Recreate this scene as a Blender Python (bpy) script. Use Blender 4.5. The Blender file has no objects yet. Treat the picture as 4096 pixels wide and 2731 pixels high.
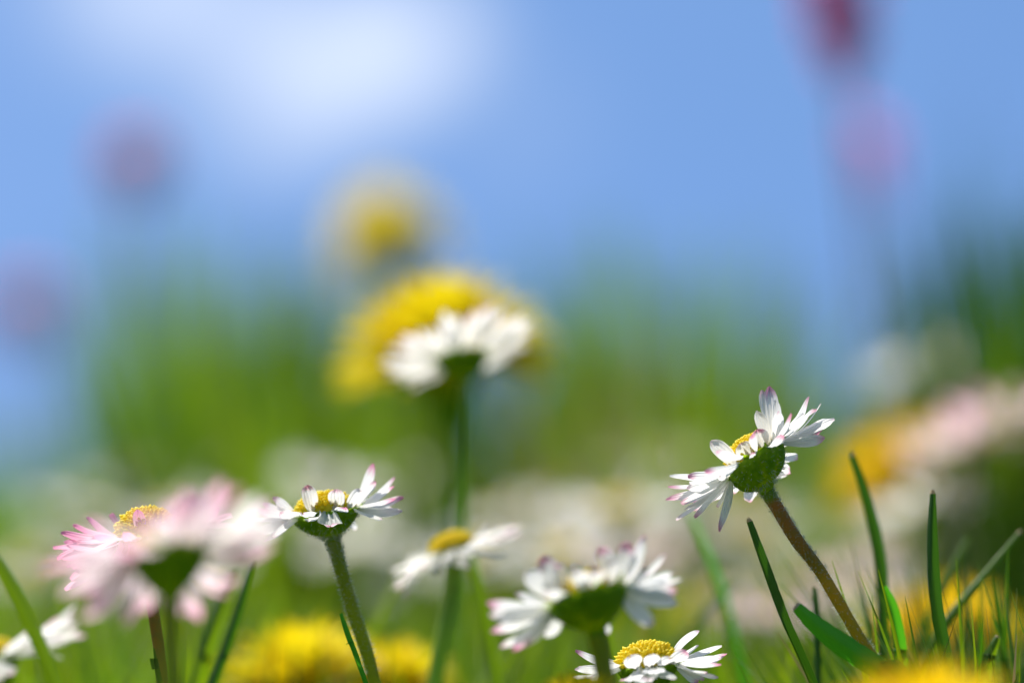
import bpy, math, random
import numpy as np
from mathutils import Vector, Matrix, noise as mnoise

random.seed(11)
rng = np.random.default_rng(7)
S = bpy.context.scene
COL = S.collection
R = math.radians

# ------------------------------------------------------------------ camera
W = 0.132            # metres across the frame at the plane of focus
D = 0.530            # focus distance
H = 0.072            # lens height above the lawn
PITCH = math.atan(0.0282)
cam_d = bpy.data.cameras.new('camera')
cam = bpy.data.objects.new('camera', cam_d)
COL.objects.link(cam)
cam.location = (0, 0, H)
cam.rotation_euler = (math.pi / 2 + PITCH, 0, 0)
cam_d.sensor_width = 23.5
cam_d.lens = 23.5 * D / W
cam_d.clip_start = 0.01
cam_d.clip_end = 5000
cam_d.dof.use_dof = True
cam_d.dof.focus_distance = D
cam_d.dof.aperture_fstop = 4.8
S.camera = cam

# ------------------------------------------------------------------ sky, sun, exposure
SUN_EL, SUN_AZ = R(56), R(-46)        # azimuth from +Y towards +X
wd = bpy.data.worlds.new('World')
S.world = wd
wd.use_nodes = True
nt = wd.node_tree
nt.nodes.clear()
def N(nt, t, **kw):
    n = nt.nodes.new(t)
    for k, v in kw.items():
        setattr(n, k, v)
    return n
def MATH(nt, op, a, b=None, c=None, clamp=False):
    n = N(nt, 'ShaderNodeMath', operation=op, use_clamp=clamp)
    for i, v in enumerate((a, b, c)):
        if v is None: continue
        if isinstance(v, (int, float)): n.inputs[i].default_value = v
        else: nt.links.new(v, n.inputs[i])
    return n.outputs[0]
def MAPR(nt, v, a, b, c=0.0, d=1.0, smooth=True):
    n = N(nt, 'ShaderNodeMapRange', interpolation_type='SMOOTHSTEP' if smooth else 'LINEAR')
    nt.links.new(v, n.inputs['Value'])
    for k, q in zip(('From Min', 'From Max', 'To Min', 'To Max'), (a, b, c, d)):
        n.inputs[k].default_value = q
    return n.outputs[0]
def MIXC(nt, f, a, b, blend='MIX'):
    n = N(nt, 'ShaderNodeMix', data_type='RGBA', blend_type=blend)
    if isinstance(f, (int, float)): n.inputs[0].default_value = f
    else: nt.links.new(f, n.inputs[0])
    for i, v in ((6, a), (7, b)):
        if isinstance(v, tuple): n.inputs[i].default_value = v if len(v) == 4 else v + (1,)
        else: nt.links.new(v, n.inputs[i])
    return n.outputs[2]

tc = N(nt, 'ShaderNodeTexCoord')
lift = N(nt, 'ShaderNodeVectorMath', operation='ADD')
lift.inputs[1].default_value = (0, 0, 0.75)
nt.links.new(tc.outputs['Generated'], lift.inputs[0])
nrm = N(nt, 'ShaderNodeVectorMath', operation='NORMALIZE')
nt.links.new(lift.outputs[0], nrm.inputs[0])
sky = N(nt, 'ShaderNodeTexSky', sky_type='NISHITA')
sky.sun_disc = False
sky.sun_elevation = SUN_EL
sky.sun_rotation = SUN_AZ
sky.air_density = 1.0
sky.dust_density = 0.3
sky.ozone_density = 2.0
nt.links.new(nrm.outputs[0], sky.inputs['Vector'])
def skydir(x, y):
    v = Vector((0, math.cos(PITCH), math.sin(PITCH))) * D + Vector((1, 0, 0)) * ((x - 2048) / 4096 * W) \
        + Vector((0, -math.sin(PITCH), math.cos(PITCH))) * ((1365.5 - y) / 4096 * W)
    return v.normalized()
nz = N(nt, 'ShaderNodeTexNoise')
nz.inputs['Scale'].default_value = 9
nz.inputs['Detail'].default_value = 5
nt.links.new(tc.outputs['Generated'], nz.inputs['Vector'])
cl = None
for (x, y, r, amp) in ((1290, 345, 0.024, 1.0), (1040, 470, 0.020, .7), (1540, 220, 0.022, .85), (1740, 110, 0.020, .6), (760, 40, 0.028, .5), (1150, 10, 0.026, .5), (430, -80, .030, .4), (2050, 480, .03, .12), (3200, -3500, .2, .7), (-3500, -900, .15, .8)):
    dn = N(nt, 'ShaderNodeVectorMath', operation='DISTANCE')
    nt.links.new(tc.outputs['Generated'], dn.inputs[0])
    dn.inputs[1].default_value = skydir(x, y)
    m = MAPR(nt, dn.outputs['Value'], r, 0.0, 0.0, amp)
    cl = m if cl is None else MATH(nt, 'ADD', cl, m)
cm = MATH(nt, 'MULTIPLY', cl, MAPR(nt, nz.outputs['Fac'], 0.25, 0.7, 0.5, 1.25), clamp=True)
sat = N(nt, 'ShaderNodeHueSaturation')
sat.inputs['Saturation'].default_value = 1.16
nt.links.new(sky.outputs[0], sat.inputs['Color'])
skc = MIXC(nt, cm, sat.outputs[0], (5.7, 6.2, 7.2))
bg = N(nt, 'ShaderNodeBackground')
bg.inputs['Strength'].default_value = 0.116
nt.links.new(skc, bg.inputs['Color'])
wo = N(nt, 'ShaderNodeOutputWorld')
nt.links.new(bg.outputs[0], wo.inputs['Surface'])

sun_d = bpy.data.lights.new('sun', 'SUN')
sun_d.energy = 4.9
sun_d.angle = R(0.5)
sun_d.color = (1.0, 0.95, 0.87)
sun = bpy.data.objects.new('sun', sun_d)
COL.objects.link(sun)
sdir = Vector((math.sin(SUN_AZ) * math.cos(SUN_EL), math.cos(SUN_AZ) * math.cos(SUN_EL), math.sin(SUN_EL)))
sun.rotation_euler = sdir.to_track_quat('Z', 'Y').to_euler()
S.view_settings.view_transform = 'Standard'
S.view_settings.look = 'None'
S.view_settings.exposure = 0.58
S.view_settings.gamma = 1.0
S.cycles.use_denoising = True
S.cycles.max_bounces = 10
S.cycles.transmission_bounces = 8

# ------------------------------------------------------------------ helpers
FWD = Vector((0, math.cos(PITCH), math.sin(PITCH)))
UP = Vector((0, -math.sin(PITCH), math.cos(PITCH)))
RT = Vector((1, 0, 0))
CAMP = Vector((0, 0, H))
def at(x, y, k):
    """point of the meadow k focus distances out"""
    return CAMP + FWD * (D * k) + RT * ((x - 2048) / 4096 * W * k) + UP * ((1365.5 - y) / 4096 * W * k)
MM = 0.001

class MB:
    def __init__(s):
        s.v, s.f, s.uv, s.r = [], [], [], []
    def grid(s, rows, rnd=0.0, closed=False, uvs=None):
        """rows: list of equal-length lists of points"""
        b = len(s.v)
        nu = len(rows[0])
        for i, row in enumerate(rows):
            for j, p in enumerate(row):
                s.v.append(tuple(p))
                s.uv.append((j / max(1, nu - 1), i / max(1, len(rows) - 1)))
                s.r.append(rnd)
        for i in range(len(rows) - 1):
            for j in range(nu if closed else nu - 1):
                j2 = (j + 1) % nu
                s.f.append((b + i * nu + j, b + i * nu + j2, b + (i + 1) * nu + j2, b + (i + 1) * nu + j))
    def add(s, verts, faces, rnd=0.0, uv=(0.5, 0.5)):
        b = len(s.v)
        for p in verts:
            s.v.append(tuple(p)); s.uv.append(uv); s.r.append(rnd)
        for f in faces:
            s.f.append(tuple(b + i for i in f))
    def build(s, name, mat, parent=None, origin=None, smooth=True):
        me = bpy.data.meshes.new(name)
        o3 = Vector(origin) if origin is not None else Vector((0, 0, 0))
        vs = np.array(s.v, dtype=np.float64).reshape(-1, 3) - np.array(o3)
        me.from_pydata([tuple(p) for p in vs], [], s.f)
        uvl = me.uv_layers.new(name='UVMap')
        li = np.empty(len(me.loops), dtype=np.int32)
        me.loops.foreach_get('vertex_index', li)
        uvl.data.foreach_set('uv', np.array(s.uv, dtype=np.float32)[li].ravel())
        at_ = me.attributes.new('rnd', 'FLOAT', 'POINT')
        at_.data.foreach_set('value', np.array(s.r, dtype=np.float32))
        if smooth:
            me.polygons.foreach_set('use_smooth', [True] * len(me.polygons))
        me.materials.append(mat)
        me.update()
        ob = bpy.data.objects.new(name, me)
        COL.objects.link(ob)
        if parent is not None: ob.parent = parent
        elif origin is not None: ob.location = o3
        return ob

def tag(o, label=None, cat=None, group=None, kind=None):
    if label: o['label'] = label
    if cat: o['category'] = cat
    if group: o['group'] = group
    if kind: o['kind'] = kind
    return o
def empty(name, loc):
    o = bpy.data.objects.new(name, None)
    o.empty_display_size = 0.005
    o.location = loc
    COL.objects.link(o)
    return o

def catmull(pts, n):
    pts = [Vector(p) for p in pts]
    if len(pts) == 2:
        return [pts[0].lerp(pts[1], i / n) for i in range(n + 1)]
    P = [pts[0] * 2 - pts[1]] + pts + [pts[-1] * 2 - pts[-2]]
    out = []
    m = len(pts) - 1
    for i in range(n + 1):
        t = i / n * m
        k = min(int(t), m - 1); u = t - k
        a, b, c, d = P[k:k + 4]
        out.append(0.5 * ((2 * b) + (c - a) * u + (2 * a - 5 * b + 4 * c - d) * u * u + (-a + 3 * b - 3 * c + d) * u ** 3))
    return out
def frames(c):
    """parallel-transported side/normal along a centreline"""
    T = []
    for i in range(len(c)):
        T.append((c[min(i + 1, len(c) - 1)] - c[max(i - 1, 0)]).normalized())
    s = T[0].cross(Vector((0, 1, 0.13)))
    if s.length < 1e-4: s = T[0].cross(Vector((1, 0, 0)))
    s.normalize()
    out = []
    for t in T:
        s = (s - t * s.dot(t)).normalized()
        out.append((t, s, t.cross(s).normalized()))
    return out
def tube(mb, pts, radii, n=24, nu=12, wob=0.0, rnd=0.0):
    c = catmull(pts, n)
    fr = frames(c)
    rows = []
    for i, (p, (t, s, q)) in enumerate(zip(c, fr)):
        x = i / n * (len(radii) - 1)
        k = min(int(x), len(radii) - 2)
        r = radii[k] + (radii[k + 1] - radii[k]) * (x - k)
        row = []
        for j in range(nu):
            a = 2 * math.pi * j / nu
            rr = r * (1 + wob * 1.2 * mnoise.noise(p * 170) + wob * mnoise.noise((p + s * math.cos(a) * r + q * math.sin(a) * r) * 900))
            row.append(p + (s * math.cos(a) + q * math.sin(a)) * rr)
        rows.append(row)
    mb.grid(rows, rnd, closed=True)
    return c, fr

# ------------------------------------------------------------------ materials
def mat(name):
    m = bpy.data.materials.new(name)
    m.use_nodes = True
    m.node_tree.nodes.clear()
    return m, m.node_tree
def finish(nt, col, tcol, tr, rough, spec=0.4, bump=None, coat=0):
    p = N(nt, 'ShaderNodeBsdfPrincipled')
    p.inputs['Roughness'].default_value = rough
    p.inputs['Specular IOR Level'].default_value = spec
    def setc(sock, c):
        if isinstance(c, tuple): sock.default_value = c + (1,) if len(c) == 3 else c
        else: nt.links.new(c, sock)
    setc(p.inputs['Base Color'], col)
    if bump is not None: nt.links.new(bump, p.inputs['Normal'])
    out = N(nt, 'ShaderNodeOutputMaterial')
    if tr > 0:
        t = N(nt, 'ShaderNodeBsdfTranslucent')
        setc(t.inputs['Color'], tcol)
        if bump is not None: nt.links.new(bump, t.inputs['Normal'])
        mx = N(nt, 'ShaderNodeMixShader')
        mx.inputs[0].default_value = tr
        nt.links.new(p.outputs[0], mx.inputs[1])
        nt.links.new(t.outputs[0], mx.inputs[2])
        nt.links.new(mx.outputs[0], out.inputs[0])
    else:
        nt.links.new(p.outputs[0], out.inputs[0])
def attr(nt, name='rnd'):
    return N(nt, 'ShaderNodeAttribute', attribute_name=name).outputs['Fac']
def uvxy(nt):
    u = N(nt, 'ShaderNodeUVMap')
    s = N(nt, 'ShaderNodeSeparateXYZ')
    nt.links.new(u.outputs[0], s.inputs[0])
    return s.outputs[0], s.outputs[1]
def vec(nt, x, y, z):
    c = N(nt, 'ShaderNodeCombineXYZ')
    for i, v in enumerate((x, y, z)):
        if isinstance(v, (int, float)): c.inputs[i].default_value = v
        else: nt.links.new(v, c.inputs[i])
    return c.outputs[0]
def noise(nt, v, scale, detail=3, rough=0.5):
    n = N(nt, 'ShaderNodeTexNoise')
    n.inputs['Scale'].default_value = scale
    n.inputs['Detail'].default_value = detail
    n.inputs['Roughness'].default_value = rough
    if v is not None: nt.links.new(v, n.inputs['Vector'])
    return n.outputs['Fac']
def bumpn(nt, h, strength, dist):
    b = N(nt, 'ShaderNodeBump')
    b.inputs['Strength'].default_value = strength
    b.inputs['Distance'].default_value = dist
    nt.links.new(h, b.inputs['Height'])
    return b.outputs[0]

def petal_mat(name, white, pink, edge, spread, wash):
    """ray petal: white blade, pink brushed on from the tip; spread = how far the pink reaches"""
    m, nt = mat(name)
    u, v = uvxy(nt)
    r = attr(nt)
    streak = noise(nt, vec(nt, MATH(nt, 'MULTIPLY', u, 9.0), MATH(nt, 'MULTIPLY', v, 2.2), MATH(nt, 'MULTIPLY', r, 57.0)), 1.0, 4, 0.6)
    h = MATH(nt, 'ADD', v, MATH(nt, 'MULTIPLY', MATH(nt, 'SUBTRACT', streak, 0.5), 0.55))
    h = MATH(nt, 'ADD', h, MATH(nt, 'MULTIPLY', MATH(nt, 'SUBTRACT', r, 0.5), 0.30))
    mask = MATH(nt, 'MULTIPLY', MAPR(nt, h, edge, edge + spread), 0.92)
    basec = MIXC(nt, wash, white, pink)
    col = MIXC(nt, mask, basec, pink)
    greenbase = MAPR(nt, v, 0.16, 0.0, 0.0, 0.55)
    col = MIXC(nt, greenbase, col, (0.60, 0.66, 0.36))
    groove = MATH(nt, 'SINE', MATH(nt, 'MULTIPLY', u, 31.0))
    fine = noise(nt, vec(nt, MATH(nt, 'MULTIPLY', u, 24.0), MATH(nt, 'MULTIPLY', v, 5.0), r), 1.0, 3)
    hh = MATH(nt, 'ADD', MATH(nt, 'MULTIPLY', groove, 0.35), fine)
    finish(nt, col, col, 0.60, 0.45, 0.35, bumpn(nt, hh, 0.5, 0.00022))
    return m
PET_W = petal_mat('petal_white', (0.86, 0.86, 0.84), (0.66, 0.20, 0.37), 0.80, 0.30, 0.0)
PET_P = petal_mat('petal_pink', (0.87, 0.70, 0.75), (0.84, 0.32, 0.52), 0.48, 0.60, 0.12)
PET_F = petal_mat('petal_blush', (0.87, 0.80, 0.79), (0.84, 0.36, 0.52), 0.52, 0.55, 0.12)
PET_S = petal_mat('petal_pale', (0.88, 0.86, 0.80), (0.72, 0.42, 0.50), 0.82, 0.35, 0.0)

def disc_mat():
    m, nt = mat('disc_yellow')
    r = attr(nt)
    c = MIXC(nt, r, (0.92, 0.76, 0.008), (0.95, 0.86, 0.05))
    finish(nt, c, (0.95, 0.75, 0.01), 0.40, 0.5, 0.3)
    return m
DISC = disc_mat()
def green_mat(name, a, b, t, tr, rough, scale=600, spec=0.35, bd=0.0002):
    m, nt = mat(name)
    g = N(nt, 'ShaderNodeNewGeometry')
    n1 = noise(nt, g.outputs['Position'], scale, 4)
    c = MIXC(nt, MAPR(nt, n1, 0.3, 0.7), a, b)
    finish(nt, c, t, tr, rough, spec, bumpn(nt, n1, 0.5, bd))
    return m
INVOL = green_mat('involucre_green', (0.125, 0.29, 0.004), (0.29, 0.46, 0.012), (0.42, 0.68, 0.01), 0.46, 0.6, 1400, 0.25, 0.0004)
BRACT = green_mat('bract_green', (0.13, 0.29, 0.004), (0.31, 0.47, 0.014), (0.46, 0.70, 0.012), 0.46, 0.55, 1500, 0.25, 0.0004)
def stem_mat(name, top, mid, low, e0=0.05, e1=0.45):
    m, nt = mat(name)
    u, v = uvxy(nt)
    g = N(nt, 'ShaderNodeNewGeometry')
    n1 = noise(nt, g.outputs['Position'], 700, 4, 0.6)
    c = MIXC(nt, MAPR(nt, v, e0 * .4, e0), top, mid)
    c = MIXC(nt, MAPR(nt, v, e0, e1), c, low)
    c = MIXC(nt, MAPR(nt, n1, 0.35, 0.7, 0.0, 0.45), c, (0.20, 0.24, 0.05))
    hs = N(nt, 'ShaderNodeHueSaturation')
    hs.inputs['Value'].default_value = 1.7
    nt.links.new(c, hs.inputs['Color'])
    finish(nt, c, hs.outputs[0], 0.48, 0.55, 0.35, bumpn(nt, n1, 0.6, 0.0003))
    return m
STEM_R = stem_mat('stem_reddish', (0.20, 0.30, 0.012), (0.42, 0.19, 0.04), (0.36, 0.32, 0.03), 0.10, 0.75)
STEM_G = stem_mat('stem_green', (0.13, 0.28, 0.008), (0.25, 0.30, 0.014), (0.28, 0.32, 0.018))
STEM_L = stem_mat('stem_pale_green', (0.20, 0.34, 0.05), (0.26, 0.40, 0.07), (0.26, 0.40, 0.07))
def hair_mat():
    m, nt = mat('hair_pale')
    finish(nt, (0.55, 0.58, 0.45), (0.6, 0.62, 0.5), 0.4, 0.4)
    return m
HAIR = hair_mat()
def grass_mat(name, a, b, t, tr=0.40, rough=0.38, tipc=None):
    m, nt = mat(name)
    u, v = uvxy(nt)
    r = attr(nt)
    c = MIXC(nt, r, a, b)
    st = noise(nt, vec(nt, MATH(nt, 'MULTIPLY', u, 30.0), MATH(nt, 'MULTIPLY', v, 3.0), MATH(nt, 'MULTIPLY', r, 31.0)), 1.0, 3)
    c = MIXC(nt, MAPR(nt, st, 0.35, 0.75, 0.0, 0.45), c, (b[0] * 1.5, b[1] * 1.35, b[2] * 1.5))
    dry = MATH(nt, 'MULTIPLY', MAPR(nt, v, 0.86, 1.0), MAPR(nt, r, 0.62, 0.8))
    c = MIXC(nt, dry, c, (0.34, 0.26, 0.12))
    tcol = MIXC(nt, r, t, (t[0] * 1.5, t[1] * 1.15, t[2]))
    finish(nt, c, tcol, tr, rough, 0.45, bumpn(nt, st, 0.4, 0.0003))
    return m
GRASS = grass_mat('grass_green', (0.050, 0.135, 0.006), (0.115, 0.185, 0.012), (0.24, 0.44, 0.006))
GRASS_D = grass_mat('grass_dark', (0.022, 0.080, 0.008), (0.045, 0.125, 0.010), (0.08, 0.26, 0.006), 0.30, 0.34)
GRASS_B = grass_mat('grass_bright', (0.035, 0.17, 0.012), (0.070, 0.22, 0.014), (0.12, 0.60, 0.014), 0.55, 0.35)
GRASS_T = grass_mat('grass_sunlit', (0.055, 0.15, 0.010), (0.105, 0.18, 0.018), (0.20, 0.44, 0.016), 0.46)
DRY = grass_mat('dry_blade_tip', (0.42, 0.30, 0.14), (0.5, 0.38, 0.2), (0.4, 0.3, 0.15), 0.2, 0.6)
def dand_mat(name, a, b, tr=.45):
    m, nt = mat(name)
    r = attr(nt)
    c = MIXC(nt, r, a, b)
    finish(nt, c, c, tr, 0.5, 0.3)
    return m
DAND = dand_mat('dandelion_yellow', (0.82, 0.66, 0.003), (0.88, 0.76, 0.015))
DAND_O = dand_mat('dandelion_golden', (0.88, 0.63, 0.003), (0.92, 0.72, 0.012))
RED = dand_mat('flower_red_purple', (0.90, 0.24, 0.55), (0.92, 0.36, 0.66), .65)
PINK = dand_mat('flower_mauve', (0.90, 0.40, 0.48), (0.90, 0.52, 0.60))

# ------------------------------------------------------------------ ground and lawn
def ground():
    m, nt = mat('ground_turf')
    g = N(nt, 'ShaderNodeNewGeometry')
    n1 = noise(nt, g.outputs['Position'], 3.0, 6, 0.6)
    n2 = noise(nt, g.outputs['Position'], 160.0, 4, 0.6)
    c = MIXC(nt, MAPR(nt, n1, 0.3, 0.7), (0.070, 0.135, 0.008), (0.105, 0.165, 0.014))
    c = MIXC(nt, MAPR(nt, n2, 0.4, 0.7), c, (0.05, 0.045, 0.02))
    finish(nt, c, c, 0, 0.9, 0.1, bumpn(nt, n2, 0.8, 0.004))
    mb = MB()
    xs = [-900, -60, -8, -2, 0, 2, 8, 60, 900]
    ys = [-60, -4, -1, 0, 1, 2, 4, 8, 20, 80, 400, 2500]
    mb.grid([[(x, y, 0) for x in xs] for y in ys])
    o = mb.build('ground', m)
    tag(o, 'green turf under the daisies and grass', 'ground', None, 'structure')
ground()

def blades_mesh(name, mat_, X, Y, hgt, wid, lean, az, rnd, seg=5):
    """one mesh of many grass blades (numpy)"""
    n = len(X)
    t = np.linspace(0, 1, seg + 1)[None, :]
    face = rng.uniform(0, 2 * np.pi, n)[:, None]
    bend = lean[:, None] * (0.35 * t + 0.65 * t ** 2.2)
    cx = X[:, None] + np.cos(az)[:, None] * bend * hgt[:, None]
    cy = Y[:, None] + np.sin(az)[:, None] * bend * hgt[:, None]
    cz = hgt[:, None] * (t - 0.28 * lean[:, None] ** 2 * t ** 2)
    w = wid[:, None] * (0.75 + 0.6 * t - 1.28 * t ** 2.5)
    sx, sy = np.cos(face) * w, np.sin(face) * w
    nx, ny = -np.sin(face) * w * 0.35, np.cos(face) * w * 0.35
    V = np.empty((n, seg + 1, 3, 3), dtype=np.float32)
    V[:, :, 0, 0] = cx - sx; V[:, :, 0, 1] = cy - sy; V[:, :, 0, 2] = cz
    V[:, :, 1, 0] = cx + nx; V[:, :, 1, 1] = cy + ny; V[:, :, 1, 2] = cz
    V[:, :, 2, 0] = cx + sx; V[:, :, 2, 1] = cy + sy; V[:, :, 2, 2] = cz
    per = (seg + 1) * 3
    q = []
    for i in range(seg):
        for j in range(2):
            a = i * 3 + j
            q.append((a, a + 1, a + 4, a + 3))
    q = np.array(q, dtype=np.int32)
    F = (q[None] + (np.arange(n, dtype=np.int32) * per)[:, None, None]).reshape(-1, 4)
    me = bpy.data.meshes.new(name)
    me.vertices.add(n * per)
    me.vertices.foreach_set('co', V.ravel())
    me.loops.add(F.size)
    me.loops.foreach_set('vertex_index', F.ravel())
    me.polygons.add(len(F))
    me.polygons.foreach_set('loop_start', np.arange(len(F), dtype=np.int32) * 4)
    me.update(calc_edges=True)
    uv = np.empty((n, seg + 1, 3, 2), dtype=np.float32)
    uv[..., 0] = np.array([0, .5, 1])[None, None, :]
    uv[..., 1] = t[..., None]
    ul = me.uv_layers.new(name='UVMap')
    ul.data.foreach_set('uv', uv.reshape(-1, 2)[F.ravel()].ravel())
    at_ = me.attributes.new('rnd', 'FLOAT', 'POINT')
    at_.data.foreach_set('value', np.repeat(rnd.astype(np.float32), per))
    me.polygons.foreach_set('use_smooth', np.ones(len(F), dtype=bool))
    me.materials.append(mat_)
    o = bpy.data.objects.new(name, me)
    COL.objects.link(o)
    return o

def lawn():
    X, Y, HG, WD = [], [], [], []
    for (y0, y1, dens, wid, h0, h1) in ((0.12, 0.42, 9000, .0011, .018, .032), (0.42, 0.60, 16000, .0011, .022, .042), (0.60, 0.95, 30000, .0012, .028, .054),
                                        (0.95, 1.8, 8000, .0016, .026, .058), (1.8, 4.0, 3200, .0030, .03, .062), (4.0, 14.0, 420, .008, .03, .065)):
        hw = 0.22 + 0.22 * y1
        n = int((y1 - y0) * 2 * hw * dens)
        x = rng.uniform(-hw, hw, n); y = rng.uniform(y0, y1, n)
        X.append(x); Y.append(y)
        HG.append(rng.uniform(h0, h1, n) * (0.8 + 0.35 * rng.random(n)))
        WD.append(wid * rng.uniform(0.6, 1.3, n))
    X, Y, HG, WD = map(np.concatenate, (X, Y, HG, WD))
    n = len(X)
    o = blades_mesh('grass', GRASS, X, Y, HG, WD, rng.uniform(0.05, 0.8, n), rng.uniform(0, 2 * np.pi, n), rng.random(n))
    tag(o, 'short green lawn grass growing between all the daisies', 'grass', None, 'stuff')
lawn()

# ------------------------------------------------------------------ petals, discs, daisies
def petal_grid(mb, base, tip, axis, w, bow=0.08, twist=0.0, cup=0.18, rnd=0.0, nt=11, nu=7, roll=0.0, notch=0.0, nrm0=None):
    d = tip - base
    L = d.length
    T = d / L
    side = T.cross(nrm0 or axis)
    if side.length < 0.15:
        side = T.cross(Vector((0.3, -1, 0.2)))
    side.normalize()
    nrm = side.cross(T).normalized()
    if nrm.dot(axis) < 0: nrm, side = -nrm, -side
    rows = []
    ph = rnd * 40
    for i in range(nt + 1):
        t = i / nt
        if t < 0.62: ww = 0.40 + 0.60 * math.sin(t / 0.62 * math.pi / 2) ** 1.1
        else:
            q = (t - 0.62) / 0.38
            ww = max(0.03, (1 - q ** 2.4)) ** 0.6
        # a petal leaves the rim flat, then arches towards its tip
        c = base + d * t + nrm * (-bow * L * math.sin(math.pi * t) ) + nrm * (roll * L * t * t * 0.5)
        c = c + side * (0.03 * L * math.sin(ph + t * 3))
        a = twist * t + 0.15 * math.sin(ph * 1.7)
        s2 = side * math.cos(a) + nrm * math.sin(a)
        n2 = nrm * math.cos(a) - side * math.sin(a)
        row = []
        for j in range(nu):
            uu = j / (nu - 1) * 2 - 1
            z = cup * w * (uu * uu) + 0.03 * w * math.cos(uu * 9.4) + 0.05 * w * uu * math.sin(t * 7 + ph)
            tt = 0.0
            if t > 0.85: tt = -notch * L * math.exp(-(uu * 3) ** 2) * (t - 0.85) / 0.15
            row.append(c + s2 * (uu * w * 0.5 * ww) + n2 * z + T * tt)
        rows.append(row)
    mb.grid(rows, rnd)

ICO_V, ICO_F = None, None
def _ico():
    global ICO_V, ICO_F
    import bmesh
    bm = bmesh.new()
    bmesh.ops.create_icosphere(bm, subdivisions=1, radius=1)
    ICO_V = [v.co.copy() for v in bm.verts]
    ICO_F = [[v.index for v in f.verts] for f in bm.faces]
    bm.free()
_ico()

def basis(axis):
    a = axis.normalized()
    e1 = a.cross(Vector((0, 1, 0)))
    if e1.length < 1e-3: e1 = a.cross(Vector((1, 0, 0)))
    e1.normalize()
    e2 = e1.cross(a).normalized()      # away from the camera for an upright head
    return a, e1, e2

def make_disc(cen, a, e1, e2, rad, hgt, nfl, fuzzy=1.0, rs=None):
    mb = MB()
    rows = []
    for i in range(9):
        q = i / 8 * math.pi / 2
        rows.append([cen + (e1 * math.cos(b) + e2 * math.sin(b)) * rad * math.cos(q) * .97 + a * (hgt * math.sin(q) * .97) for b in [2 * math.pi * j / 20 for j in range(20)]])
    mb.grid(rows, 0.2, closed=True)
    ga = math.pi * (3 - math.sqrt(5))
    for i in range(nfl):
        rr = math.sqrt((i + 0.5) / nfl)
        b = i * ga
        q = math.acos(min(1, rr))
        rad_dir = e1 * math.cos(b) + e2 * math.sin(b)
        p = cen + rad_dir * (rad * rr) + a * (hgt * math.sin(q))
        nn = (rad_dir * rr / rad + a * (math.sin(q) / hgt)).normalized()
        s = rad * 1.55 / math.sqrt(nfl) * rs.uniform(0.62, 1.2) * (.78 + .4 * rr)
        p = p + Vector((rs.uniform(-1, 1), rs.uniform(-1, 1), rs.uniform(-1, 1))) * s * .22
        ln = s * rs.uniform(.7, 1.25) * fuzzy * (1 + rs.uniform(.1, 1.1) * rr ** 5)
        x = nn.cross(e1 + e2 * .3).normalized(); y = nn.cross(x)
        r = rs.random()
        mb.add([p + (x * v.x + y * v.y) * s * .62 + nn * v.z * ln for v in ICO_V], ICO_F, r)
    return mb

def cup_profile(rad, depth, stem_r, rnd_):
    prof = [(stem_r, -1.0), (stem_r * 1.15, -0.9), (stem_r * 1.3 + rad * .11 * (1 - rnd_), -0.82), (rad * (.46 + .16 * rnd_), -0.68), (rad * (.62 + .18 * rnd_), -0.53), (rad * (.80 + .12 * rnd_), -0.34), (rad * (.95 + .04 * rnd_), -0.15), (rad * 1.0, 0.0), (rad * 0.9, 0.06), (rad * 0.4, 0.05)]
    return catmull([Vector((p[0], p[1] * depth, 0)) for p in prof], 26)

def bract_strip(cen, a, e1, e2, rad, depth, stem_r, rnd_, skew, b, lo, ln, rs):
    """one pointed bract lying on the cup, its tip free beyond the rim"""
    prof = [p for p in cup_profile(rad, depth, stem_r, rnd_)[:22] if p.y > -lo * depth]
    up = rs.uniform(-.10, .16)
    prof += [Vector((rad * (1.0 + ln * .45), rad * (.04 + up * .3), 0)), Vector((rad * (1.0 + ln), rad * (.06 + up), 0))]
    m = len(prof) - 1
    mb = MB()
    rows = []
    for i, p in enumerate(prof):
        t = i / m
        hw = rad * .27 * min(1.0, .45 + t * 1.6) * max(.02, 1 - max(0, (t - .5) / .5) ** 1.7)
        q = max(0.0, min(1.0, -p.y / depth))
        row = []
        for j in range(5):
            u = j / 4 * 2 - 1
            da = b + u * hw / max(p.x, rad * .35)
            off = .00006 + .00016 * (1 - u * u) + (.0001 if lo > .6 else 0)
            rd = e1 * math.cos(da) + e2 * math.sin(da)
            w = cen + rd * (p.x + off) + a * p.y + skew * (q * q)
            row.append(w + rd * mnoise.noise(w * 2200) * .00008)
        rows.append(row)
    mb.grid(rows, rs.random())
    return mb

def make_involucre(cen, a, e1, e2, rad, depth, stem_r, rs, seed, skew=Vector((0, 0, 0)), rnd_=0.0):
    """green cup: lathe from the stem to the rim, ribbed by its bracts"""
    mb = MB()
    c = cup_profile(rad, depth, stem_r, rnd_)
    rows = []
    for p in c:
        q = max(0.0, min(1.0, -p.y / depth))
        row = []
        for j in range(52):
            b = 2 * math.pi * j / 52
            rad_dir = e1 * math.cos(b) + e2 * math.sin(b)
            r = max(0.0001, p.x) * (1 + 0.035 * math.cos(13 * b + seed) * (1 - q))
            w = cen + rad_dir * r + a * p.y + skew * (q * q)
            n = mnoise.noise(w * 1300 + Vector((seed, 0, 0)))
            row.append(w + rad_dir * (n * 0.00022))
        rows.append(row)
    mb.grid(rows, 0.5, closed=True)
    return mb

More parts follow.
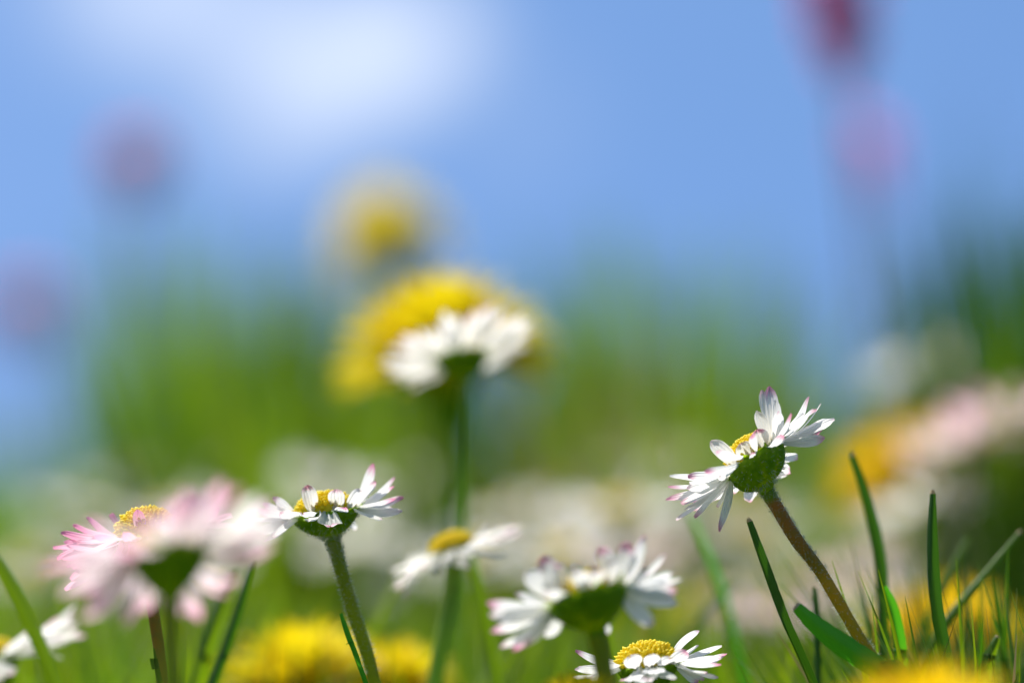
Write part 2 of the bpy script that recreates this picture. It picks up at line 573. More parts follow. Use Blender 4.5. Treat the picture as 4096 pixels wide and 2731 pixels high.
def hairs(mb, pts_normals, ln, rs, wid=0.00004):
    for p, n in pts_normals:
        l = ln * rs.uniform(0.5, 1.2)
        s = n.cross(Vector((rs.uniform(-1, 1), rs.uniform(-1, 1), rs.uniform(-1, 1)))).normalized()
        m = p + n * l * .55 + s * l * .12
        t = p + n * l + s * l * rs.uniform(.1, .5) + Vector((0, 0, l * .15))
        mb.add([p - s * wid, p + s * wid, m + s * wid * .7, m - s * wid * .7, t], [(0, 1, 2, 3), (3, 2, 4)])

def daisy(label, rim_px, k, axis_im, rim_mm, stem_px, tips=None, auto=0, plen=7.5, elev=(10, 14), pm=None, sm=None, px_of=None, group='daisies in bloom',
          disc_h=0.62, disc_r=0.90, depth=1.0, stem_mm=1.05, detail=True, seed=1, wmm=1.5, hair=False, front_droop=0.0, nfl=190, cat='daisy', bend_root=(0, 0), elev_dir=None, cup_round=.25, pm_right=None):
    """axis_im = (right, up, away).  tips = [(x, y, mm away, width mm, bow, twist)] in photo pixels"""
    rs = random.Random(seed)
    pm = pm or PET_W; sm = sm or STEM_G
    cen = at(rim_px[0], rim_px[1], k)
    a, e1, e2 = basis(RT * axis_im[0] + UP * axis_im[1] + FWD * axis_im[2])
    rad = rim_mm * MM
    dep = rad * 1.05 * depth
    # stem: from the cup down through the photo's points to the root
    pts = [at(x, y, k + dk) for (x, y, dk) in stem_px]
    start = pts[0]
    last = pts[-1]
    prev = pts[-2] if len(pts) > 1 else cen
    dd = last - prev
    sl = dd / max(1e-5, -dd.z) if dd.z < 0 else Vector((0, 0, -1))
    sl.z = 0
    if sl.length > 0.8: sl *= 0.8 / sl.length
    root = last + sl * (last.z * 0.7)
    root.z = 0
    root.x += bend_root[0] * MM; root.y += bend_root[1] * MM
    t = empty('daisy', root)
    tag(t, label, cat, group)
    mb = MB()
    sr = stem_mm * MM
    full = pts + ([last.lerp(root, .5)] if last.z > 0.02 else []) + [root - Vector((0, 0, 0.002))]
    sc, sf = tube(mb, full, [sr * 1.12, sr, sr * .98, sr, sr * 1.02], 40, 14, 0.09)
    st = mb.build('stem', sm, t, root)
    cupb = cen - a * dep
    iv = make_involucre(cen, a, e1, e2, rad, dep, sr * 1.05, rs, seed, start - cupb, cup_round).build('involucre', INVOL, t, root)
    if detail:
        for (nb, lo, ln) in ((13, .50, .34), (9, .78, .10)):
            for i in range(nb):
                b = 2 * math.pi * (i + rs.uniform(-.2, .2)) / nb
                bract_strip(cen, a, e1, e2, rad, dep, sr * 1.05, cup_round, start - cupb, b, lo, ln * rs.uniform(.7, 1.2), rs).build('bract', BRACT, iv, root)
    # disc
    make_disc(cen + a * (rad * .05), a, e1, e2, rad * disc_r, rad * disc_h, nfl if detail else 70, 1.0, rs).build('disc', DISC, t, root)
    # petals
    plist = []
    pxmm = 4096 / (W * 1000)
    for tp in (tips or []):
        x, y, dz, w = tp[:4]
        bow = tp[4] if len(tp) > 4 else rs.uniform(.02, .10)
        tw = tp[5] if len(tp) > 5 else rs.uniform(-.25, .25)
        cup = tp[6] if len(tp) > 6 else rs.uniform(.06, .24)
        tip = at(x, y, k + dz * MM / D)
        rel = tip - cen
        rdl = rel - a * rel.dot(a)
        if rdl.length < 1e-5: rdl = e2
        base = cen + rdl.normalized() * rad * 0.90 + a * rad * .03
        plist.append((base, tip, w * 1.1 * MM, bow, tw, cup, (a + FWD * rs.uniform(.35, 1.1)).normalized()))
    for i in range(auto):
        b = 2 * math.pi * (i + rs.uniform(-.3, .3)) / auto
        rd = e1 * math.cos(b) + e2 * math.sin(b)
        ev = rs.gauss(elev[0], elev[1])
        if elev_dir: ev += elev_dir(b)
        ev = R(max(-60, min(75, ev)))
        L = plen * MM * rs.uniform(.86, 1.08)
        base = cen + rd * rad * .90 + a * rad * (.03 + .05 * (i % 2))
        tip = base + (rd * math.cos(ev) + a * math.sin(ev)) * L + (e1 * -math.sin(b) + e2 * math.cos(b)) * L * rs.uniform(-.1, .1)
        plist.append((base, tip, wmm * MM * rs.uniform(.8, 1.15), rs.uniform(-.03, .12), rs.uniform(-.4, .4), rs.uniform(.05, .25), (a + FWD * rs.uniform(-.1, .6)).normalized()))
    if detail:
        for (b_, t_, w_, bo, tw, cu, n0) in plist:
            pmu = pm if not pm_right or (t_ - cen).dot(RT) < rad * rs.uniform(1.3, 3.6) else pm_right
            m2 = MB()
            petal_grid(m2, b_, t_, a, w_, bo, tw, cu, rs.random(), notch=rs.choice((0, 0, .03)), nrm0=n0)
            m2.build('petal', pmu, t, root)
    else:
        m2 = MB()
        for (b_, t_, w_, bo, tw, cu, n0) in plist:
            petal_grid(m2, b_, t_, a, w_, bo, tw, cu, rs.random(), 6, 5, nrm0=n0)
        m2.build('petals', pm, t, root)
    if hair:
        pn = []
        for _ in range(1300):
            i = rs.randrange(0, 26)
            u_ = rs.random(); p = sc[i].lerp(sc[i + 1], u_); tt, s, q = sf[i]
            b = rs.uniform(0, 2 * math.pi)
            n = s * math.cos(b) + q * math.sin(b)
            pn.append((p + n * sr * .97, (n + tt * rs.uniform(-.5, .5)).normalized()))
        mh = MB()
        hairs(mh, pn, 0.00055, rs)
        hh = mh.build('stem_hairs', HAIR, st, root); hh['kind'] = 'stuff'
        pn = []
        me = iv.data
        for _ in range(800):
            v = me.vertices[rs.randrange(len(me.vertices))]
            n = Vector(v.normal)
            rel = (v.co + root - cen)
            if rel.dot(a) > -rad * .1: continue
            out = rel - a * rel.dot(a)
            if n.dot(out) < 0: n = -n
            pn.append((v.co + root, (n + Vector((rs.uniform(-.5, .5), rs.uniform(-.5, .5), rs.uniform(-.5, .5)))).normalized()))
        mh = MB()
        hairs(mh, pn, 0.0008, rs)
        hh = mh.build('cup_hairs', HAIR, iv, root); hh['kind'] = 'stuff'
    return t

def zoomed(x0, y0, s, tips):
    return [(x0 + t[0] / s, y0 + t[1] / s) + tuple(t[2:]) for t in tips]

# 1: the daisy in focus
Z1 = (2640, 1520, 2.529)
hero = [(505, 625, -2.5, 2.0, .03, .1), (980, 500, -3.2, 2.0, .02), (985, 305, -2.2, 1.6, .02), (1165, 200, -1.2, 1.5), (1200, 310, -3, 1.6), (1095, 60, 1.5, 1.9), (1035, 92, 2.5, 1.5),
        (815, 640, -3.6, 2.1), (1232, 560, -6.2, 1.5, .15), (948, 742, -6.0, 1.2, .1), (1515, 178, 1.2, 1.5), (1458, 342, -2, 1.5), (1552, 298, 2.5, 1.3), (1765, 395, 0.4, 1.5, .06),
        (1700, 388, 2, 1.5), (1668, 578, -1.2, 1.6), (1640, 500, 1.4, 1.4), (98, 978, 2.4, 1.4), (282, 985, 0, 1.6), (438, 1000, -2.2, 2.0), (608, 985, -5.0, 1.6), (278, 1115, -2, 1.7),
        (76, 1072, 4, 1.2), (58, 1210, 3.2, 1.2), (222, 1265, .6, 1.9), (175, 1425, 2.6, 1.2), (208, 1195, 5, 1.3), (352, 1388, -1.2, 1.7), (622, 1535, -2.4, 1.3), (590, 1290, 2.4, 1.2),
        (905, 1245, 8, 1.8), (1400, 795, 6, 1.8), (1330, 935, 7, 1.7), (1290, 965, 8, 1.4), (740, 1150, 7, 1.5), (1590, 470, 4, 1.4), (310, 1230, 4.5, 1.3), (480, 1240, 5, 1.4), (1180, 1000, 9, 1.4), (1060, 1050, 9, 1.4)]
daisy('sharpest daisy, pink petal tips, reddish brown stem, head tilted up to the left', (2640 + 968 / 2.529, 1520 + 818 / 2.529), 1.0, (-.54, .80, .27), 3.95,
      zoomed(*Z1, [(1090, 1130, 0), (1200, 1320, 0), (1400, 1640, 0.001)]) + [(3285, 2290, .004), (3440, 2555, .008), (3545, 2740, .012)],
      zoomed(*Z1, hero), auto=14, plen=7.2, elev=(8, 12), wmm=1.3, sm=STEM_R, seed=3, hair=True, stem_mm=.82, depth=.84, disc_h=.80, nfl=230, cup_round=1.0)
# 2: daisy left of the centre
Z2 = (1020, 1820, 3.563)
d2 = [(725, 432, -4, 1.9, .02), (1165, 488, -4.2, 2.0, -.04), (1280, 750, -7, 1.5), (690, 850, -8.5, 1.7), (760, 950, -9, 1.8), (1090, 1020, -9, 3.0), (240, 620, 0, 1.7), (105, 700, 1, 1.5),
      (350, 830, -4, 1.7), (20, 800, -2, 1.5), (-40, 920, -3, 1.5), (10, 1090, -3, 1.5), (130, 1240, -3.5, 1.5), (260, 1180, -5, 1.5), (1690, 112, 2, 1.7), (1722, 372, 0, 1.3), (1500, 500, -3, 1.7),
      (2000, 325, 3, 1.2), (1992, 450, 0, 1.8), (2010, 625, -2, 1.5), (2120, 625, 2, 1.5), (2100, 812, -2, 1.6), (1810, 912, -4, 1.2), (1430, 1070, 6, 1.3), (1860, 500, 4, 1.4), (150, 760, 4, 1.4), (300, 900, 5, 1.4),
      (1300, 960, 8, 1.4), (900, 980, 9, 1.4), (600, 980, 8, 1.4), (1950, 780, 5, 1.4)]
daisy('white daisy whose two upright petals cross its yellow disc, green leaning stem', (1020 + 1010 / 3.563, 1820 + 835 / 3.563), 1.015, (-.15, .98, .04), 4.2,
      zoomed(*Z2, [(1090, 1180, 0), (1150, 1330, 0), (1205, 1570, 0)]) + [(1420, 2470, .002), (1500, 2731, .004)], zoomed(*Z2, d2), seed=5, hair=True, stem_mm=.86, depth=.95)
# 3: pink daisy in focus and the blurred one before it
Z3 = (180, 1900, 2.352)
d3 = [(80, 700, 2, 1.9), (205, 860, 0, 1.5), (195, 1085, -1, 2.4, .1), (150, 560, 2, 1.7), (260, 470, 3, 1.8), (390, 400, 4, 2.0), (600, 370, 5, 2.0), (110, 770, 3, 1.7), (270, 895, -2, 1.5), (540, 1040, -6, 2),
      (660, 1100, -7, 2), (1640, 305, 2, 2.2), (1762, 388, 1, 1.7), (1500, 340, 4, 2.0), (875, 322, -3.2, 1.5), (820, 600, -7, 1.6), (1400, 900, -6, 2), (1600, 700, -3, 2), (1700, 560, 0, 2), (300, 640, 0, 1.8), (240, 980, -2, 1.8),
      (180, 650, 3, 1.7), (340, 560, 4, 1.8)]
daisy('pink petalled daisy with a sharp yellow disc, standing partly behind a blurred daisy', (180 + 965 / 2.352, 1900 + 590 / 2.352), 1.005, (-.12, .96, .02), 4.0,
      zoomed(*Z3, [(985, 850, 0), (1000, 1150, 0), (1060, 1540, 0)]) + [(650, 2731, .0)], zoomed(*Z3, d3), auto=18, plen=9, elev=(-5, 10), pm=PET_P, sm=STEM_R, seed=8, stem_mm=.75, wmm=1.8, disc_h=.92, disc_r=1.0)
f3 = [(600, 1330, -5, 2.4), (430, 1260, -3, 2.2), (2080, 520, 0, 2.2), (2150, 650, -3, 2.2), (1950, 760, -4, 2.4), (1330, 150, 1, 2.0), (1450, 120, 2, 2.0), (250, 700, 0, 2.2)]
daisy('large blurred pale pink daisy nearest the camera, dark green cup, over the pink daisy', (180 + 1150 / 2.352, 1900 + 765 / 2.352), .868, (-.08, .90, .36), 4.3,
      zoomed(*Z3, [(1180, 1180, 0), (1190, 1350, 0), (1200, 1540, 0)]) + [(690, 2731, 0)], zoomed(*Z3, f3), auto=44, plen=10.0, elev=(6, 8), pm=PET_F, pm_right=PET_S, seed=12, wmm=1.8, elev_dir=lambda b: -28 * max(0, math.cos(b) + .35) * max(.35, -math.sin(b)) + 10 * max(0, -math.cos(b)) - 6 * math.sin(b))
# 4: left edge
daisy('white daisy cut by the left edge of the picture, behind a leaning grass blade', (-30, 2640), 1.09, (-.42, .86, .0), 3.9, [(10, 2760, 0), (25, 2850, 0)], None, 44, 10.5, (-4, 9), pm=PET_S, seed=21, wmm=1.9)
# 5: white daisy in front of the dandelion
daisy('white daisy held high in the centre, directly in front of a yellow dandelion', (1250 + 850 / 1.4255, 600 + 1185 / 1.4255), 1.145, (-.10, .92, .28), 3.7,
      [(1862, 1520, 0), (1868, 1640, 0), (1862, 1900, 0), (1855, 2300, .01)], None, 70, 8.2, (9, 6), pm=PET_S, seed=31, stem_mm=.62, sm=STEM_L, wmm=1.15, elev_dir=lambda b: -14 * math.cos(b) + 15 * max(0, -math.sin(b)))
# 6: fine petalled daisy
daisy('white daisy with many narrow petals on a pale green stem, centre of lower row', (1560 + 985 / 3.92, 2000 + 760 / 3.92), 1.085, (-.31, .95, -.02), 3.0,
      [(1818, 2245, 0), (1805, 2370, 0), (1770, 2560, .0), (1740, 2731, 0)], None, 64, 7.0, (-6, 9), pm=PET_S, sm=STEM_L, seed=41, stem_mm=1.15, wmm=1.25, elev_dir=lambda b: -9 * math.cos(b) - 4, disc_r=1.0, disc_h=.7)
# 7: blurred foreground daisy on the right of the centre
Z7 = (1900, 2100, 2.735)
d7 = [(560, 500, -3, 2.2, .02), (730, 340, -2, 2.5, .02), (1090, 450, -4.5, 1.8), (1310, 480, -5, 1.8), (1370, 250, 0, 2.2), (1650, 180, 1, 2.2), (1880, 130, 2, 2.0), (2080, 330, 3, 1.3), (2250, 590, 0, 1.8), (2205, 700, -2, 2.1),
      (2215, 880, -1, 2.1), (1925, 1110, 0, 2.0), (1450, 1200, 7, 1.3), (440, 750, 2, 1.6), (130, 850, -1, 2.1), (160, 1000, -2, 2.2), (180, 1190, 0, 1.7), (280, 1350, 1, 1.6), (430, 1390, 2, 1.5), (560, 1340, 0, 1.7),
      (780, 1230, 3, 1.6), (930, 1100, 5, 1.4), (780, 760, -6, 2.2), (1150, 520, -6, 1.8), (1900, 480, 1, 1.4), (2160, 520, 4, 1.8), (900, 420, -2, 2.0), (1500, 380, -3, 2.0), (300, 1080, 2, 1.8)]
daisy('blurred pink tipped daisy with broad green cup over the lowest one', (1900 + 1235 / 2.735, 2100 + 810 / 2.735), .945, (-.27, .92, .28), 4.7,
      zoomed(*Z7, [(1330, 1170, 0), (1370, 1350, 0), (1400, 1560, 0)]) + [(2440, 2800, 0)], zoomed(*Z7, d7), seed=51, stem_mm=1.15, depth=.95)
# 8: lowest daisy, cut by the bottom edge
Z8 = (2270, 2500, 3.564)
d8 = [(105, 385, 2, 1.7), (168, 590, 2, 1.1), (105, 645, -1, 1.2), (80, 740, -2, 1.1), (560, 530, 3, 1.6), (1880, 78, 3, 1.3, -.1), (1870, 290, 2, 1.2), (2205, 310, 2, 1.3), (2275, 410, 1, 1.8), (2195, 480, -1, 1.6), (2190, 570, -3, 2.2),
      (2145, 742, -3, 1.3), (1942, 778, -2, 1.3), (1862, 805, -1, 1.7), (1990, 690, -4, 1.5), (890, 470, -6, 2.2), (1200, 425, -6, 2.0), (1290, 640, -12, 2.6), (1130, 800, -14, 2.8), (900, 780, -11, 2.2), (750, 790, -9, 1.8),
      (1450, 480, -6, 1.7), (1690, 375, -4, 1.8), (1500, 770, -9, 1.8), (400, 600, -3, 1.6), (330, 760, -4, 1.5)]
daisy('lowest white daisy with knobbly golden disc, cut by the bottom edge of the picture', (2270 + 1140 / 3.564, 2500 + 575 / 3.564), .995, (-.10, .98, -.03), 3.75, [(2600, 2790, 0), (2610, 2850, 0)], zoomed(*Z8, d8), seed=61, disc_h=.75, disc_r=.98, nfl=150)

# ------------------------------------------------------------------ blurred daisies behind
def bg_daisy(label, x, y, k, tilt=(0, .95, .2), size=1.0, pm=None, seed=0, group='blurred daisies in the band behind'):
    return daisy(label, (x, y), k, tilt, 3.9 * size, [(x + 3 - tilt[0] * 60 / k, y + 150 / k, 0), (x - tilt[0] * 160 / k, y + 420 / k, 0)], None, 34, 7.4 * size, (14, 15), pm=pm or PET_S, seed=seed, detail=False, group=group, wmm=2.2)
named = [('blurred beige daisy low against the blue on the right, highest of the background daisies', 3690, 1480, 1.75, 1.3),
         ('large blurred cream daisy directly below the sharpest daisy', 3000, 2110, 1.75, 1.35),
         ('blurred grey white daisy between the high dandelion daisy and the sharpest daisy', 2560, 1880, 2.0, 1.2),
         ('blurred pinkish daisy between the two tall grass blades at the right', 3420, 2330, 1.7, 1.1),
         ('blurred pink white daisy at the right edge beside the golden dandelion', 3890, 1800, 1.5, 1.45),
         ('blurred pink white daisy highest of the pale cluster at the right edge', 4080, 1690, 1.5, 1.5),
         ('blurred blush daisy low in the cluster left of the right edge', 3720, 2030, 1.5, 1.25)]
for i, (lb, x, y, k, s) in enumerate(named):
    bg_daisy(lb, x, y, k, (random.uniform(-.3, .1), .93, -.3 if i in (1, 2) else .15), s, PET_F if i in (3, 4, 5) else PET_S, 100 + i)
spots = [(2480, 2060, 1.5), (2250, 2230, 1.45), (3080, 2480, 1.4), (1320, 1960, 1.7), (1880, 2240, 1.5), (620, 2230, 1.55), (2680, 1900, 1.9), (1500, 1960, 2.0), (960, 1930, 2.2), (520, 1960, 2.1), (300, 2070, 1.9), (120, 2280, 1.7), (2020, 2100, 1.8), (2350, 2130, 1.7), (2230, 2020, 2.0), (2700, 2080, 1.9),
         (2900, 2430, 1.6), (3120, 2300, 1.8), (3560, 2140, 1.9), (3500, 2420, 1.55), (3780, 1930, 2.0), (4020, 1640, 2.2), (4080, 1900, 1.8), (700, 2080, 1.7), (1240, 2080, 1.8), (1420, 2200, 1.6), (2520, 2260, 1.65),
         (1650, 2330, 1.7), (3800, 2200, 1.7), (820, 2280, 1.6), (3330, 1720, 2.8)]
for i, (x, y, k) in enumerate(spots):
    bg_daisy('pale blurred daisy in the soft band of flowers behind the sharp ones', x, y, k, (random.uniform(-.35, .2), .92, random.uniform(-.45, .2)), random.uniform(.95, 1.35), PET_F if i % 6 == 2 else PET_S, 200 + i)

# ------------------------------------------------------------------ dandelions
def dandelion(label, x, y, k, r_mm, tilt, m=None, seed=0, stem=None, n=170, spread=1.0, flat=.62, root_px=None):
    rs = random.Random(seed)
    cen = at(x, y, k)
    a, e1, e2 = basis(RT * tilt[0] + UP * tilt[1] + FWD * tilt[2])
    r = r_mm * MM
    root = cen - a * r * 1.2
    root = Vector((root.x - tilt[0] * .02, root.y - tilt[2] * .01, 0))
    if root_px: root.x = at(root_px, 1829, k).x
    t = empty('dandelion', root)
    tag(t, label, 'dandelion', 'dandelions in the meadow')
    mb = MB()
    b0 = cen - a * r * .75
    tube(mb, [b0, b0 - a * r * .6, (b0 - a * r).lerp(root, .5), root - Vector((0, 0, .002))], [r * .11, r * .055, r * .05, r * .06], 18, 10, .05)
    mb.build('stem', STEM_L, t, root)
    mb = make_involucre(cen - a * r * .12, a, e1, e2, r * .40, r * .66, r * .13, rs, seed)
    mb.build('involucre', INVOL, t, root)
    mb = MB()
    ga = math.pi * (3 - math.sqrt(5))
    for i in range(n):
        q = ((i + .5) / n) ** .62
        el = R(82 - 96 * q * spread + rs.uniform(-7, 7))
        b = i * ga + rs.uniform(-.15, .15)
        rd = e1 * math.cos(b) + e2 * math.sin(b)
        L = r * (.80 + .18 * q) * rs.uniform(.9, 1.07)
        base = cen - a * r * .10 + rd * r * .18 * q
        tip = base + rd * math.cos(el) * L + a * math.sin(el) * L * flat / .62
        petal_grid(mb, base, tip, a, r * .135, rs.uniform(-.1, .02), rs.uniform(-.6, .6), .12, rs.random(), 5, 4)
    mb.build('florets', m or DAND, t, root)
    return t
dandelion('yellow dandelion directly behind the high white daisy', 1775, 1400, 1.33, 17.4, (-.08, .96, -.08), seed=1, n=260, flat=.70, spread=1.0, root_px=1858)
dandelion('far blurred dandelion, half closed, highest yellow flower against the sky', 1550, 970, 2.1, 16, (-.35, .85, .35), seed=2, flat=.9)
dandelion('bright yellow dandelion at the bottom, left of the leaning green stem', 1200, 2715, 1.18, 13.5, (-.1, .97, -.1), seed=3)
dandelion('bright yellow dandelion at the bottom, right of the leaning green stem', 1575, 2735, 1.19, 10.5, (.1, .97, 0), seed=4)
dandelion('golden dandelion blurred in the foreground of the bottom right corner', 3700, 2950, .84, 12.5, (0, .98, -.05), DAND_O, seed=5)
dandelion('golden dandelion behind the upright dark blade at the lower right', 3790, 2530, 1.28, 13, (.1, .95, -.1), DAND_O, seed=6)
dandelion('large far golden dandelion blurred behind the sharpest daisy, at the right', 3630, 1880, 1.65, 16.5, (-.25, .9, -.3), DAND_O, seed=7)
dandelion('yellow dandelion barely rising over the bottom edge, under the blurred daisy', 2330, 2830, .94, 6.5, (0, 1, 0), seed=8)
dandelion('faint dull yellow dandelion behind the lowest daisy', 2720, 2520, 1.6, 10, (0, .97, -.1), seed=9)

# ------------------------------------------------------------------ single grass blades
def blade(label, pts, k, wmm, m=GRASS_D, dks=None, tipdry=True, face=0.0, seed=0, root_dx=0):
    rs = random.Random(seed)
    c3 = [at(x, y, k + (dks[i] if dks else 0)) for i, (x, y) in enumerate(pts)]      # tip first
    last, prev = c3[-1], c3[-2]
    if last.z > 0.004:
        d = last - prev
        sl = (d / -d.z) if d.z < -1e-5 else Vector((0, 0, 0))
        sl.z = 0
        if sl.length > .9: sl *= .9 / sl.length
        root = last + sl * last.z
        root.z = -0.001
        c3.append(root)
    root = c3[-1].copy()
    t = empty('grass_shoot', (root.x, root.y, 0))
    tag(t, label, 'grass blade', 'single grass blades')
    org = Vector((root.x, root.y, 0))
    n = 40
    c = catmull(list(reversed(c3)), n)       # root -> tip
    rows, dry = [], []
    for i, p in enumerate(c):
        T = (c[min(i + 1, n)] - c[max(i - 1, 0)]).normalized()
        view = (p - CAMP).normalized()
        s = T.cross(Vector((0, 1, 0))).normalized()
        q = s.cross(T).normalized()
        a = face + .5 * math.sin(i * .05 + seed)
        s, q = s * math.cos(a) + q * math.sin(a), q * math.cos(a) - s * math.sin(a)
        tt = i / n
        w = wmm * 1.25 * MM * .5 * (1.0 if tt < .55 else (1 - .55 * ((tt - .55) / .45) ** 1.6)) * (1 + .09 * mnoise.noise(Vector((i * .9, seed, 0))))
        row = []
        for j in range(15):
            u = j / 14 * 2 - 1
            ridge = .05 * math.cos(u * 19)
            row.append(p + s * (u * w) + q * (abs(u) ** 1.3 * w * .55 + ridge * w))
        rows.append(row)
    cut = n - 1 if tipdry else n
    mb = MB(); mb.grid(rows[:cut + 1], rs.uniform(0, .55)); mb.build('leaf', m, t, org)
    if tipdry:
        mb = MB()
        last = rows[cut]
        mid = sum(last, Vector((0, 0, 0))) / 15
        up = (c[n] - c[n - 1])
        g = [last]
        for f in (.5, 1.0):
            g.append([mid + (p - mid) * (1 - .55 * f) + up * (f * (.8 + rs.uniform(-.3, .3))) for p in last])
        mb.grid(g, .9)
        mb.build('cut_tip', DRY, t, org)
    return t
blade('sharp dark green grass blade with blunt tip, just left of the reddish stem', [(2988, 2068), (3052, 2260), (3130, 2480), (3245, 2740)], 1.0, 1.45, GRASS_D, None, True, .5, 1)
blade('broad bright green blade lying across the foot of the reddish stem, tip brown', [(3180, 2415), (3270, 2500), (3400, 2600), (3545, 2700), (3690, 2810)], .985, 2.35, GRASS_B, None, True, .1, 2)
blade('tall curved grass blade right of the sharpest daisy, softly blurred', [(3405, 1805), (3455, 1960), (3500, 2130), (3525, 2330), (3530, 2731)], 1.05, 1.35, GRASS_D, None, True, .6, 3)
blade('upright dark blade rising before the golden dandelion at lower right', [(3728, 1955), (3726, 2150), (3742, 2400), (3800, 2731)], 1.01, 1.35, GRASS_D, None, True, .7, 4)
blade('short bright blade curving between the two tall blades at the right', [(3535, 2345), (3570, 2440), (3600, 2600), (3610, 2731)], 1.02, 1.4, GRASS_B, None, False, .4, 5)
blade('slanting thin blade leaning right towards the right edge', [(4085, 2115), (3980, 2240), (3870, 2370), (3770, 2500), (3700, 2640)], 1.05, 1.2, GRASS, None, True, .3, 6)
blade('dim upright blade behind the broad bright blade', [(3255, 2340), (3258, 2480), (3262, 2731)], 1.04, 1.2, GRASS_D, None, True, .5, 7)
blade('small sharp bright blade beside the leaning green stem', [(1362, 2452), (1395, 2560), (1460, 2740)], 1.0, .75, GRASS_B, None, False, .5, 8)
blade('long blurred blade leaning right in the lower left corner', [(-90, 2120), (20, 2300), (110, 2480), (210, 2720)], .95, 1.5, GRASS, None, False, .3, 9)
blade('dark blade leaning left below the blurred pale pink daisy', [(1010, 2240), (960, 2420), (900, 2600), (840, 2760)], 1.05, 1.1, GRASS_D, None, False, .6, 10)
blade('pale green blade leaning left below the blurred pale pink daisy', [(930, 2260), (880, 2420), (820, 2600), (780, 2760)], 1.08, 1.8, GRASS, None, False, .3, 11)
blade('thin short sharp blade under the pink daisy', [(612, 2590), (622, 2670), (640, 2760)], .995, .7, GRASS, None, False, .5, 12)
blade('blurred blade bending below the sharpest daisy on its left', [(2760, 2060), (2830, 2240), (2890, 2420), (2960, 2731)], 1.13, 1.6, GRASS_B, None, False, .4, 13)
blade('faint blurred blade leaning right behind the blurred daisy', [(2950, 2330), (2820, 2440), (2700, 2600), (2650, 2731)], 1.15, 1.3, GRASS, None, False, .4, 14)
blade('silvery sunlit blade leaning left of the slanting thin blade', [(3870, 2150), (3800, 2280), (3700, 2480), (3640, 2620)], 1.09, 1.4, GRASS, None, False, 1.2, 15)
blade('thin green stalk right of the pale stem below the small daisy', [(1880, 2190), (1920, 2360), (1960, 2560), (1985, 2740)], 1.10, 1.5, GRASS, None, False, .4, 16)
blade('dark dying blade in the lower right corner with tan tip', [(3990, 2540), (3960, 2620), (3930, 2760)], 1.02, 1.3, GRASS, None, True, .4, 17)

# ------------------------------------------------------------------ grass tufts (each a plant of many leaves)
def tuft(label, x, k, top_y, n, spread_mm, wid=.0016, lean=.35, m=GRASS, seed=0, group='tall grass tufts behind'):
    global rng
    rng = np.random.default_rng(1000 + seed)
    p = at(x, 1829, k)
    hmax = at(x, top_y, k).z
    n = int(n * 2.2)
    X = rng.normal(0, spread_mm * MM * .5, n); Y = rng.normal(0, spread_mm * MM * .5, n)
    hg = hmax * (1 - .62 * rng.random(n) ** 1.1) * 1.05
    o = blades_mesh('grass_tuft', m, X, Y, hg, wid * rng.uniform(.6, 1.2, n), rng.uniform(.05, lean, n), np.arctan2(Y, X) + rng.normal(0, .5, n), rng.random(n), 8)
    o.location = (p.x, p.y, 0)
    tag(o, label, 'grass tuft', group)
    return o
tl = 'tall blurred grass tuft rising into the sky left of the dandelions'
tuft(tl, 560, 2.7, 1000, 22, 24, .0020, .25, GRASS_T, 1)
tuft(tl, 850, 2.3, 850, 60, 28, .0022, .3, GRASS_T, 2)
tuft(tl, 1090, 2.6, 960, 70, 30, .0024, .35, GRASS, 3)
tuft(tl, 1290, 2.1, 1120, 60, 24, .0020, .35, GRASS, 4)
tuft(tl, 1460, 2.5, 1060, 60, 30, .0022, .3, GRASS, 5)
tuft(tl, 930, 1.9, 1400, 44, 18, .0018, .35, GRASS_D, 21)
tuft(tl, 1180, 1.8, 1500, 50, 22, .0020, .35, GRASS, 22)
tuft('dense dark grass tuft under the far half closed dandelion', 1600, 2.3, 1180, 60, 24, .0022, .35, GRASS_D, 6)
tr_ = 'blurred green grass tuft right of the high white daisy, below the blue sky'
tuft(tr_, 2330, 2.5, 1400, 40, 28, .0022, .5, GRASS_D, 7)
tuft(tr_, 2420, 2.1, 1520, 50, 26, .0022, .5, GRASS, 23)
tuft(tr_, 2640, 2.5, 920, 90, 26, .0026, .3, GRASS_T, 8)
tuft(tr_, 2900, 2.3, 1020, 70, 30, .0024, .4, GRASS, 9)
tuft(tr_, 2780, 1.9, 1500, 60, 26, .0020, .45, GRASS, 24)
tuft(tr_, 3160, 2.6, 1480, 50, 34, .0024, .5, GRASS_T, 10)
tuft(tr_, 3330, 2.0, 1620, 50, 24, .0020, .5, GRASS_T, 25)
tuft('dull olive brown grass tuft beside the dandelion behind the high daisy', 2440, 2.0, 1270, 22, 22, .0020, .5, DRY, 29)
te = 'dark tall grass tuft at the right edge of the picture'
tuft(te, 4060, 1.9, 860, 90, 17, .0020, .16, GRASS_D, 11)
tuft(te, 4190, 1.7, 820, 90, 20, .0020, .2, GRASS_D, 12)
tuft(te, 3990, 1.5, 1300, 24, 12, .0014, .2, GRASS, 13)
tuft(te, 4060, 2.4, 380, 24, 16, .0018, .10, GRASS_D, 26)
tuft('low blurred grass tuft at the left edge under the sky', 60, 2.2, 1800, 60, 40, .0022, .5, GRASS_T, 14)
tn = 'fine grass tuft in the bottom right corner'
ft = 'fine tufts in the right corner'
tuft(tn, 3960, 1.03, 2290, 80, 14, .0006, .6, GRASS, 15, ft)
tuft(tn, 4080, 1.07, 2180, 130, 15, .0008, .55, GRASS_D, 16, ft)
tuft(tn, 4060, .99, 2420, 60, 12, .0006, .8, GRASS_T, 27, ft)
tuft('sparse dead straw stalks among the grass of the bottom right corner', 4000, 1.02, 2420, 9, 14, .0006, .7, DRY, 28, ft)
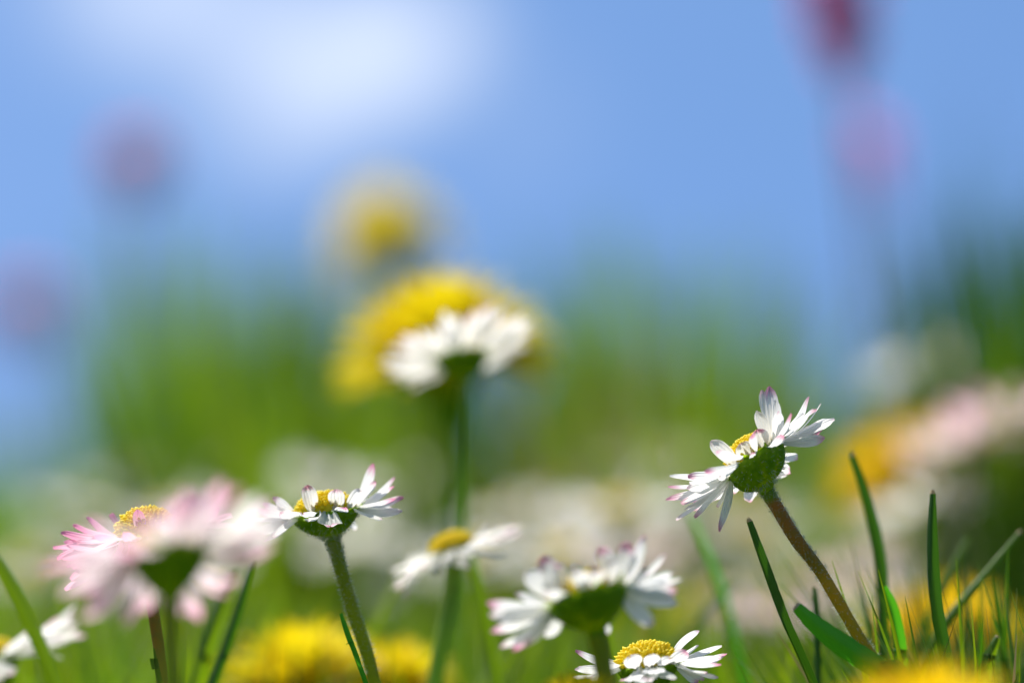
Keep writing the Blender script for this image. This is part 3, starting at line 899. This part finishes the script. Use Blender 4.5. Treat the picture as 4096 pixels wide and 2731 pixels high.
tuft('small dark grass tuft at the foot of the reddish stem', 3450, 1.04, 2430, 26, 5, .0004, .5, GRASS_D, 17, ft)
tg = 'soft sunlit grass tuft along the bottom, between the flower stems'
for i_, (x_, k_, ty_) in enumerate(((330, 1.25, 2420), (700, 1.2, 2330), (1000, 1.3, 2350), (1900, 1.25, 2400), (2130, 1.2, 2450), (1700, 1.35, 2300), (2880, 1.3, 2480), (3060, 1.2, 2520), (160, 1.15, 2520), (2500, 1.4, 2330))):
    tuft(tg, x_, k_, ty_, 34, 16, .0010, .45, GRASS_T if i_ % 3 else GRASS, 40 + i_, 'grass tufts along the bottom')

# ------------------------------------------------------------------ tall red and mauve flowers
def spike(label, x0, y0, x1, y1, k, len_mm, r_mm, m, seed, name, cat, rootx, nfl=190):
    """flower spike: stem with a long head of many small florets; (x0,y0) top, (x1,y1) bottom of the head"""
    rs = random.Random(seed)
    top, bot = at(x0, y0, k), at(x1, y1, k)
    root = at(rootx, 1829, k); root.z = 0
    t = empty(name, root)
    tag(t, label, cat, 'tall flowers against the sky')
    mb = MB()
    tube(mb, [top, bot, bot.lerp(root, .5) + Vector((.002, 0, 0)), root - Vector((0, 0, .002))], [.0006, .0009, .0011, .0012], 26, 8, .05)
    mb.build('stem', STEM_R, t, root)
    mb = MB()
    for i in range(nfl):
        f = rs.random() ** 1.3
        p = top.lerp(bot, f)
        b = rs.uniform(0, 6.28)
        d = Vector((math.cos(b), math.sin(b), rs.uniform(.1, .8))).normalized()
        rr = r_mm * MM * (.35 + .75 * math.sin(math.pi * (0.15 + .75 * f)))
        petal_grid(mb, p + d * rr * .1, p + d * rr, Vector((0, 0, 1)), rr * .5, .1, 0, .3, rs.random(), 4, 4)
    mb.build('flower_head', m, t, root)
    return t
spike('tall crimson flower spike blurred at the top right of the sky', 3325, -260, 3385, 330, 2.0, 30, 10, RED, 1, 'wild_flower', 'wild flower', 3560, 150)
spike('dusky reddish flower head on a faint stalk below the crimson spike', 3450, 500, 3530, 800, 2.5, 15, 8, RED, 2, 'wild_flower', 'wild flower', 3620, 36)
spike('blurred mauve flower head left of the grass tufts, below the white cloud', 540, 590, 545, 800, 2.5, 15, 10, PINK, 3, 'wild_flower', 'wild flower', 640)
spike('faint mauve flower head near the left edge of the picture', 100, 1180, 110, 1380, 2.8, 15, 12, PINK, 4, 'wild_flower', 'wild flower', 140)
